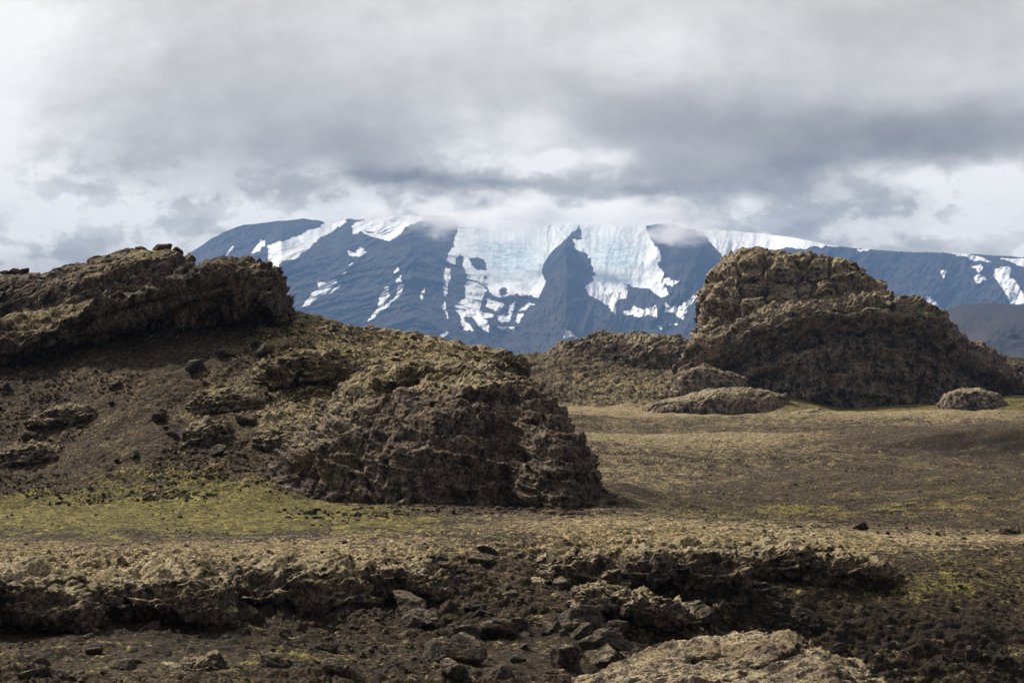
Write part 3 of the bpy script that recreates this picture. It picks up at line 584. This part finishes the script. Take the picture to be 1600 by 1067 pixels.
for tp_, T_, k, a_, ms, lb in [
 ([(275,700),(288,668),(325,650),(358,658),(378,698)], 2.4, 320, .9, .7, 'dark jagged rock sticking out of the hillside below the layered ledge'),
 ([(388,706),(400,676),(438,660),(468,676),(482,712)], 2.2, 330, .8, .8, 'dark rock with a flat face on the hillside, just left of the rock dome'),
 ([(392,606),(412,568),(465,545),(530,548),(565,572),(580,606)], 4.0, 340, 1.3, 1.35, 'moss-draped rock step high on the hillside above the rock dome'),
 ([(585,592),(622,566),(690,556),(745,562),(785,582),(800,600)], 4.0, 350, 1.2, 1.4, 'thick mossy brow of rock hanging over the top of the rock dome'),
 ([(-30,730),(0,702),(50,692),(95,698),(125,728)], 2.4, 360, .9, .7, 'low dark ledge of rock at the left edge of the hillside'),
 ([(40,655),(75,632),(120,628),(165,640),(190,662)], 2.4, 370, .8, .75, 'worn dark ledge in the brown scree at the far left'),
 ([(280,640),(310,612),(360,604),(410,618),(430,644)], 2.6, 380, .8, 1.2, 'mossy broken rock in the middle of the hillside')]:
    xm = (tp_[0][0] + tp_[-1][0]) / 2; yb = max(tp_[0][1], tp_[-1][1]); dg = {350: 148.5, 355: 144.0}.get(k) or dist_at(xm, yb - 12) + T_ * .4
    o = formation('rock_outcrop', tp_, [(-500, yb + 6), (2500, yb + 6)], [(-500, dg), (2500, dg)], T_, 260, 170, d_fore(k, a_), M_rock, n=2.5, pp=2.4,
                  prof_fn=lambda px, hh: .55 + .45 * sst(hh, .15, .62), moss=(lambda q: (lambda x, y: q + 0 * x))(ms), drop=1.2)
    tag(o, lb, 'rock outcrop')
slab = formation('rock_slab', [(880,1118),(950,1085),(1000,1066),(1040,1056),(1100,1042),(1180,1032),(1240,1020),(1282,1018),(1300,1030),(1314,1052),(1360,1064),(1395,1070),(1412,1086),(1430,1120)],
   [(900,1200),(1430,1200)], [(900,60),(1430,60)], 9, 620, 420, d_fore(300, .6), M_rock, n=3.2, pp=3.2, drop=.5, moss=lambda x, y: .35 + 0 * x)
tag(slab, 'broad pale mossy slab in the lower right foreground', 'rock slab')

# ------------------------------------------------------------------ boulders
rng = np.random.default_rng(7)
def ico(sub):
    import bmesh
    bm = bmesh.new(); bmesh.ops.create_icosphere(bm, subdivisions=sub, radius=1)
    v = np.array([x.co[:] for x in bm.verts]); fc = np.array([[q.index for q in f_.verts] for f_ in bm.faces]); bm.free(); return v, fc
IV, IF = ico(5)
def boulder_mesh(seed):
    r_ = np.random.default_rng(seed); nrm = r_.normal(size=(11, 3)); nrm /= np.linalg.norm(nrm, axis=1)[:, None]
    h = r_.uniform(.50, .95, 11); dt = IV @ nrm.T
    rr = np.min(np.where(dt > .05, h[None] / np.maximum(dt, .05), 9), 1); rr = np.minimum(rr, 1.25)
    v = IV * rr[:, None] * np.array([1.25, .9, .7])
    p = v.astype(f32) + seed * 7
    n = v / np.linalg.norm(v, axis=1)[:, None]
    return v + n * (.07 * facet(p * 1.8, seed) + .05 * fbm(p * 5, 4, seed) + .04 * fbm(p * A3(2, 2, 9), 3, seed + 5, .5, 'ridge'))[:, None]
protos = []
for k in range(12):
    o = mesh_obj('boulder', boulder_mesh(400 + k), IF, M_stone, {'moss': np.ones(len(IV))}); protos.append(o.data)
    bpy.data.objects.remove(o)
def place(kpro, px, d, size, label, group, name='boulder', sink=.30, rot=None):
    o = bpy.data.objects.new(name, protos[kpro % 12]); COL.objects.link(o)
    z = gh(px, d); o.location = ((px - CX) / F * d, d, z + size * (.5 - sink))
    o.rotation_euler = rot or (rng.uniform(-.5, .5), rng.uniform(-.5, .5), rng.uniform(0, 6.28)); s = rng.uniform(.8, 1.2, 3) * size
    o.scale = s; tag(o, label, 'boulder', group); return o
def scatter(n, poly, dr, sizes, label, group, power=1.7):
    q = 0; poly = [tuple(map(float, a)) for a in poly]
    xs = [a[0] for a in poly]
    while q < n:
        px = rng.uniform(min(xs), max(xs), 400); d = rng.uniform(dr[0], dr[1], 400); py = HY - gh(px, d) / d * F
        for a, b_ in zip(px[inpoly(px, py, poly)], d[inpoly(px, py, poly)]):
            if q >= n: break
            s = sizes[0] + (sizes[1] - sizes[0]) * rng.uniform() ** (power * 1.6)
            place(int(rng.integers(12)), a, b_, s, label, group); q += 1
scatter(80, [(640,870),(800,860),(900,930),(1090,940),(1120,1010),(960,1067),(700,1067),(640,960)], (66, 100), (.18, .8), 'angular dark lava boulder in the rockfall chute down the gully side', 'boulders of the rockfall chute')
scatter(26, [(0,990),(640,960),(640,1067),(0,1067)], (60, 84), (.15, .55), 'lichened dark boulder on the gully floor at the lower left', 'boulders on the gully floor')
scatter(22, [(1130,900),(1600,880),(1600,1067),(1430,1067),(1150,980)], (72, 108), (.12, .42), 'brown stone half buried in the dark slope at the lower right', 'stones on the dark slope')
scatter(30, [(0,590),(400,520),(480,640),(430,740),(0,760)], (140, 180), (.2, .8), 'dark block of lava lying on the brown hillside below the layered ledge', 'blocks on the hillside')
for px, d, s, k, lb in [(905, 84, 1.1, 1, 'large flat speckled brown slab lying in the middle of the rockfall chute'), (1085, 79, .75, 4, 'grey pointed boulder at the right side of the rockfall chute'),
                        (1345, 118, .55, 3, 'small dark rock on the crest, first of the two at the right'), (1578, 124, .6, 6, 'small dark rock on the crest near the right edge')]:
    place(k, px, d, s, lb, None)

for px_, py_ in [(8,430),(22,427),(36,428),(88,429),(104,422),(122,421),(143,419),(156,409),(172,406),(188,403),(200,397),(222,394),(252,394),(276,397)]:
    o = place(int(px_), px_, 219, float(rng.uniform(.55, 1.0)), 'small dark block perched on the skyline of the far left ridge', 'blocks along the ridge skyline')
    o.location.z = (HY - py_) / F * 219 + .08
# loose stones that nobody could count: one object
M_scree = rock_mat('scree_stone', 3.0, mid=(.11,.083,.056), dark=(.03,.023,.016), moss_lo=.9, moss_hi=1.2, moss_mul=.6)
def stones(n, poly, dr, s0, s1, name, label):
    bv, bf = ico(1); V, Fc = [], []
    tot = 0
    while tot < n:
        px = rng.uniform(min(a[0] for a in poly), max(a[0] for a in poly), 20000); d = rng.uniform(dr[0], dr[1], 20000)
        z = gh(px, d); py = HY - z / d * F; m = inpoly(px, py, poly) & (fbm(np.stack([(px - CX) / F * d * .12, d * .12, 0 * d], 1), 4, 77, .6) + rng.uniform(-.12, .12, len(px)) > .06); px, d, z = px[m][:n - tot], d[m][:n - tot], z[m][:n - tot]; k = len(px)
        s = s0 + (s1 - s0) * rng.uniform(size=k) ** 3
        jit = bv[None] * (1 + rng.uniform(-.35, .35, (k, len(bv), 1))) * rng.uniform(.6, 1.3, (k, 1, 3))
        th = rng.uniform(0, 6.28, k); c_, s_ = np.cos(th)[:, None], np.sin(th)[:, None]
        X_ = jit[..., 0] * c_ - jit[..., 1] * s_; Y_ = jit[..., 0] * s_ + jit[..., 1] * c_
        v = np.stack([X_, Y_, jit[..., 2] * .75], -1) * s[:, None, None] + np.stack([(px - CX) / F * d, d, z + s * .15], -1)[:, None]
        V.append(v.reshape(-1, 3)); Fc.append((bf[None] + (np.arange(k)[:, None, None] + tot) * len(bv)).reshape(-1, 3)); tot += k
    V = np.concatenate(V); o = mesh_obj(name, V, np.concatenate(Fc), M_scree, {'moss': np.full(len(V), .8)}, smooth=False)
    tag(o, label, 'loose stones', kind='stuff')
stones(3500, [(-40,880),(1640,850),(1640,1067),(-40,1067)], (56, 112), .03, .15, 'gravel', 'loose dark stones scattered over the sides of the gully')
stones(6000, [(-40,500),(560,500),(560,760),(-40,800)], (136, 190), .05, .20, 'scree', 'loose dark stones scattered over the brown hillside')
stones(5000, [(-40,700),(1640,640),(1640,850),(-40,890)], (96, 430), .03, .16, 'pebbles', 'dark pebbles strewn over the moss plain')
stones(700, [(420,770),(960,770),(960,810),(420,810)], (122, 150), .04, .28, 'debris', 'small debris fallen round the foot of the rock dome')

# drop the boulders that ended up buried or wholly behind other rock
from mathutils import Vector
bpy.context.view_layer.update(); dgr = bpy.context.evaluated_depsgraph_get()
for o in [q for q in COL.objects if q.get('category') == 'boulder']:
    c = o.location; s_ = max(o.scale) * .8; seen = 0
    for ax in (-.8, -.4, 0, .4, .8):
        for az_ in (-.7, -.35, 0, .35, .7, 1.0):
            hit = sc.ray_cast(dgr, Vector((0, 0, 0)), (c + Vector((ax * s_, 0, az_ * s_))).normalized())
            seen += bool(hit[0] and hit[4].name == o.name)
    if seen < 2: bpy.data.objects.remove(o)
# ------------------------------------------------------------------ mountains
c4 = lambda L: [(280 + a * .425, 320 + b * .425) for a, b in L]
c5 = lambda L: [(900 + a * .4375, 320 + b * .4375) for a, b in L]
SNOW = [c4(L) for L in [
 [(320,150),(430,118),(520,80),(545,55),(620,60),(560,100),(520,120),(480,160),(420,200),(375,215),(352,240),(335,210),(325,180)],
 [(265,178),(285,150),(300,125),(320,135),(318,150),(300,165),(270,182)],[(170,198),(185,160),(200,152),(190,180),(175,198)],
 [(125,232),(150,190),(163,195),(160,215),(130,232)],[(33,228),(55,210),(60,215),(38,230)],
 [(632,75),(700,55),(850,30),(900,50),(830,85),(800,120),(760,127),(700,118),(670,100),(635,110)],
 [(620,165),(650,178),(660,155),(680,160),(692,175),(665,185),(655,188),(628,188)],
 [(450,378),(480,335),(512,310),(510,282),(545,285),(585,268),(580,290),(530,330),(480,365),(460,380)],
 [(548,328),(595,290),(598,296),(560,326)],
 [(690,428),(730,385),(738,330),(760,300),(775,298),(770,335),(745,375),(790,345),(805,300),(800,280),(815,255),(818,290),(830,300),(800,345),(760,378),(715,420)],
 [(885,345),(888,325),(905,302),(903,325),(890,346)],[(975,230),(1000,235),(998,265),(985,300),(982,340),(970,335),(975,280)],
 [(972,355),(985,360),(982,385),(992,415),(985,420),(970,375)],
 [(1015,120),(1030,40),(1500,40),(1440,110),(1400,150),(1370,180),(1345,235),(1355,270),(1345,310),(1330,345),(1290,335),(1240,330),(1160,340),(1130,300),(1095,285),(1060,270),(1050,230),(1045,190),(1030,185),(1010,220),(990,205),(988,175),(1010,160)],
 [(1060,280),(1120,300),(1130,310),(1115,340),(1105,390),(1150,400),(1150,410),(1120,415),(1145,440),(1140,470),(1100,450),(1060,400),(1050,415),(1080,465),(1045,460),(1040,420),(1010,385),(1020,365),(1050,345),(1055,300)],
 [(1135,345),(1190,360),(1200,370),(1170,390),(1130,375)],[(1165,410),(1210,410),(1215,370),(1235,360),(1225,400),(1210,435),(1170,425)],
 [(1165,445),(1230,450),(1232,460),(1190,460)],[(1245,390),(1280,362),(1315,362),(1280,380),(1255,395)],[(1240,430),(1245,400),(1268,405),(1250,432)],
 [(955,480),(985,468),(988,475),(970,483)],[(1412,425),(1430,460),(1460,488),(1415,490),(1418,460)],
 [(390,375),(395,358),(407,360),(400,378)],[(625,218),(640,208),(643,214),(628,222)],[(593,255),(606,243),(608,248),(596,257)],[(788,250),(800,228),(803,234),(792,252)],[(602,360),(610,350),(613,356),(606,363)]]]
SNOW += [c5(L) for L in [
 [(20,125),(0,20),(250,20),(265,120),(290,160),(300,180),(300,200),(290,210),(315,240),(315,260),(340,270),(372,268),(345,290),(320,285),(325,325),(300,330),(260,300),(185,290),(180,330),(140,345),(145,395),(110,360),(70,330),(20,310),(15,280),(50,255),(75,250),(40,200),(45,180),(0,155),(-10,130)],
 [(170,378),(200,375),(205,360),(240,378),(290,362),(293,400),(240,395),(215,398),(175,395)],
 [(318,355),(380,360),(420,320),(432,325),(400,370),(385,410),(340,385),(318,380)],[(330,425),(358,420),(360,430)],[(285,432),(305,430),(305,445)],
 [(440,120),(420,60),(640,60),(950,140),(930,150),(800,152),(740,158),(640,175),(560,200),(530,200),(500,180),(480,150)],
 [(1000,158),(1050,154),(1045,165),(1010,166)],[(1330,172),(1330,168),(1390,172),(1450,188),(1490,203),(1450,206),(1400,190)],
 [(1510,195),(1600,190),(1900,190),(1900,225),(1600,220),(1560,210)],
 [(1495,235),(1520,220),(1555,225),(1548,255),(1560,270),(1600,320),(1600,355),(1550,355),(1530,310),(1500,270)],
 [(1225,350),(1250,345),(1255,325),(1280,340),(1308,370),(1265,412),(1240,390),(1225,380)],
 [(1420,255),(1440,243),(1460,270),(1450,285),(1425,275)],[(1410,218),(1440,213),(1452,228),(1440,235)],[(1295,238),(1325,230),(1310,262)],
 [(380,200),(390,202),(388,222),(382,222)],[(462,248),(478,250),(472,262)]]]
HOLES = [c4(L) for L in [[(1068,190),(1100,195),(1130,210),(1125,235),(1095,240),(1070,215)],[(1175,310),(1200,305),(1210,325),(1185,335)],[(690,98),(715,98),(717,104),(695,105)],[(1115,260),(1130,258),(1128,272),(1117,270)]]]
crest = [(-300,556),(-200,552),(0,528),(100,492),(200,448),(285,402),(320,380),(350,362),(380,352),(430,346),(475,342),(500,345),(520,350),(545,342),(560,343),(640,336),(700,338),(760,346),(850,350),
         (900,350),(960,350),(1000,352),(1015,352),(1030,350),(1055,350),(1065,357),(1110,360),(1130,360),(1200,366),(1250,373),(1300,384),(1340,388),(1400,393),(1500,396),(1600,402),(1800,410),(2000,440)]
def mountain():
    nu, nv = 1500, 330
    u = np.linspace(-300, 2000, nu); v = np.linspace(0, 1, nv)
    cy = ip(u, crest); U_, V_ = np.meshgrid(u, v, indexing='ij')
    jag = 1.6 * fbm(np.stack([u * .05, u * 0, u * 0], 1), 5, 500, .6)
    PY_ = 572 + (cy + jag)[:, None] * V_ - 572 * V_
    k = np.stack([U_.ravel() * .008, PY_.ravel() * .012, np.zeros(U_.size)], 1).astype(f32)
    sk = k.copy(); sh = np.interp(U_.ravel(), [300, 650, 850, 1300], [.75, .45, .05, .3]); sk[:, 0] += sk[:, 1] * sh; sk[:, 1] *= .4
    smooth = 1 - .75 * np.clip(gauss(U_.ravel(), PY_.ravel(), [(790,400,70,60,1.3),(960,410,60,60,1.3),(480,370,80,30,1.0),(1200,365,120,20,1.0)]), 0, 1)
    rel = smooth * 430 * fbm(sk * 1.2, 8, 501, .62, 'ridge') + 350 * fbm(k * .5, 4, 502)
    def bump(lx, rx, topx, topy, w_, a):
        # a buttress standing forward below (topx, topy), widening downwards
        h = np.clip((PY_ - topy) / 120, 0, 1.4); half = w_ * (.05 + h)
        return a * np.clip(1 - np.abs(U_ - topx - (lx + rx) * h) / half, 0, 1) * sst(h, 0, .12)
    fwd = bump(0, 0, 885, 374, 75, 900) + bump(0, 0, 1085, 352, 90, 800) + bump(0, 0, 640, 345, 130, 500) + bump(0, 0, 440, 350, 110, 450)
    DD = 9600 + 3600 * V_ ** 1.25 - rel.reshape(U_.shape) * (.35 + .65 * np.sin(np.pi * np.clip(V_, 0, 1))) - fwd * .8
    plateau = sst(U_, 1180, 1290); DD = DD - plateau * 900 * V_
    # icecap lies flatter
    X_ = (U_ - CX) / F * DD; Z_ = (HY - PY_) / F * DD
    w1_ = fbm(np.stack([U_.ravel() * .06, PY_.ravel() * .06, U_.ravel() * 0], 1), 4, 510, .65) * 5.5
    w2_ = fbm(np.stack([U_.ravel() * .06, PY_.ravel() * .06, U_.ravel() * 0 + 9], 1), 4, 520, .65) * 5.5
    a, b = U_.ravel() + w1_, PY_.ravel() + w2_; sn = np.zeros(a.shape, bool)
    for L in SNOW: 
        q = np.array(L); m = (a > q[:, 0].min()) & (a < q[:, 0].max()) & (b > q[:, 1].min()) & (b < q[:, 1].max())
        r_ = np.zeros(a.shape, bool); r_[m] = inpoly(a[m], b[m], L); sn |= r_
    for L in HOLES: sn &= ~inpoly(a, b, L)
    a2, b2 = U_.ravel() + .35 * w1_, PY_.ravel() + .35 * w2_
    # the horn itself stays bare rock
    horn = [(885,372),(893,382),(905,398),(925,404),(922,418),(928,438),(914,448),(925,470),(960,510),(800,520),(840,470),(853,440),(846,425),(850,412),(856,402),(862,394),(872,384)]
    sn &= ~inpoly(a2, b2, horn)
    sn &= ~inpoly(a, b, [(1010,350),(1055,349),(1070,358),(1105,372),(1130,405),(1125,440),(1060,430),(1040,410),(1030,390),(1022,372),(1012,362)])
    ice = np.clip(gauss(a, b, [(800,410,55,28,1.2),(960,400,45,26,1.3),(880,360,120,14,.4),(960,440,60,10,.8),(780,385,60,10,.6)]), 0, 1)
    # back side
    vb = np.stack([X_[:, -1] * 1.04, DD[:, -1] * 1.04, Z_[:, -1] * .5 - 40], -1); vc = np.stack([X_[:, -1] * 1.08, DD[:, -1] * 1.08, Z_[:, -1] * 0 - 60], -1)
    V3 = np.concatenate([np.stack([X_, DD, Z_], -1), vb[:, None], vc[:, None]], 1)
    z2 = lambda arr: np.concatenate([arr.reshape(nu, nv), np.zeros((nu, 2))], 1).ravel()
    o = mesh_obj('mountain', V3.reshape(-1, 3), grid_faces(nu, nv + 2), M_mtn, {'snow': z2(sn.astype(float)), 'ice': z2(ice)}, base=(0, 11000, -60))
    tag(o, 'wide dark mountain massif with glacier tongues and a pointed rock horn', 'mountain', kind='structure')
mountain()
def dark_hill():
    nu, nv = 500, 120; u = np.linspace(1380, 2300, nu); v = np.linspace(0, 1, nv)
    cy = ip(u, [(1380,572),(1420,545),(1442,512),(1455,496),(1475,485),(1505,476),(1540,473),(1600,478),(1800,500),(2300,575)])
    U_, V_ = np.meshgrid(u, v, indexing='ij'); PY_ = 585 + (cy[:, None] - 585) * V_
    k = np.stack([U_.ravel() * .012, PY_.ravel() * .02, U_.ravel() * 0], 1)
    D_ = 4300 + 900 * V_ ** 1.4 - 160 * fbm(k, 5, 600).reshape(U_.shape) * np.sin(np.pi * V_)
    V3 = np.stack([(U_ - CX) / F * D_, D_, (HY - PY_) / F * D_], -1)
    bk = V3[:, -1] * np.array([1.2, 1.2, 0]) + np.array([0, 0, -60]); V3 = np.concatenate([V3, bk[:, None]], 1)
    m, t, b = new_mat('cinder')
    tc = t.n.new('ShaderNodeTexCoord'); n = t.noise(tc.outputs['Object'], .006, 9, .65)
    t.put(b.inputs['Base Color'], t.mix(t.rng(n.outputs['Fac'], .35, .65), (.018, .015, .016), (.038, .029, .027)))
    o = mesh_obj('hill', V3.reshape(-1, 3), grid_faces(nu, nv + 1), m, base=(1000, 4500, -30))
    tag(o, 'smooth dark brown cinder hill at the right below the mountains', 'hill', kind='structure')
dark_hill()

# ------------------------------------------------------------------ haze and clouds
def box_obj(name, lo, hi, mat):
    v = np.array([(a, b, c) for a in (lo[0], hi[0]) for b in (lo[1], hi[1]) for c in (lo[2], hi[2])], float)
    f_ = np.array([(0,1,3,2),(4,6,7,5),(0,4,5,1),(2,3,7,6),(0,2,6,4),(1,5,7,3)])
    return mesh_obj(name, v, f_, mat, smooth=False)
m = bpy.data.materials.new('haze'); m.use_nodes = True; t = NT(m.node_tree); t.n.remove(t.n['Principled BSDF'])
pv = t.n.new('ShaderNodeVolumePrincipled'); pv.inputs['Color'].default_value = (.30, .53, 1.0, 1)
pv.inputs['Density'].default_value = 4.0e-5; pv.inputs['Anisotropy'].default_value = 0.0
t.l.new(pv.outputs[0], t.n['Material Output'].inputs['Volume'])
hz_ = box_obj('haze', (-16500, -4200, -110), (16500, 14500, 900), m)
tag(hz_, 'thin blue haze in the air in front of the mountains', 'haze', kind='stuff')

cm = bpy.data.materials.new('cloud'); cm.use_nodes = True; t = NT(cm.node_tree); t.n.remove(t.n['Principled BSDF'])
tc = t.n.new('ShaderNodeTexCoord'); P = tc.outputs['Object']
r_ = t.vmath('LENGTH', P)                                   # unit sphere space
geo = t.n.new('ShaderNodeNewGeometry')
nn = t.noise(t.scale(geo.outputs['Position'], (.004, .004, .008)), 1.0, 7, .65)
den = t.math('SUBTRACT', t.math('ADD', t.math('SUBTRACT', 1.0, r_), t.math('MULTIPLY', nn.outputs['Fac'], 3.2)), 1.82)
den = t.rng(den, 0.0, 1.1, 0.0, .013)
pv = t.n.new('ShaderNodeVolumePrincipled'); pv.inputs['Color'].default_value = (.97, .97, .98, 1); pv.inputs['Anisotropy'].default_value = .3
t.put(pv.inputs['Density'], den); t.l.new(pv.outputs[0], t.n['Material Output'].inputs['Volume'])
sv, sf_ = ico(3)
for (px, py, d, rx, ry, lb) in [(590,338,12300,330,80,'small wisp of cloud on the left shoulder of the mountain'),(700,342,11300,340,130,'torn cloud hanging over the dark middle summit of the mountain'),(810,336,11800,700,190,'white cloud resting on the glacier left of the horn'),
                                (975,338,11900,640,180,'white cloud resting on the glacier right of the horn'),(1060,362,10700,300,90,'small cloud wrapped round the dark summit right of the glacier')]:
    c_ = at(float(px), float(py), float(d))
    me = bpy.data.meshes.new('cloud'); me.from_pydata(sv.tolist(), [], sf_.tolist()); me.materials.append(cm)
    o = bpy.data.objects.new('cloud', me); COL.objects.link(o); o.location = c_; o.scale = (rx, 300, ry)
    tag(o, lb, 'cloud')
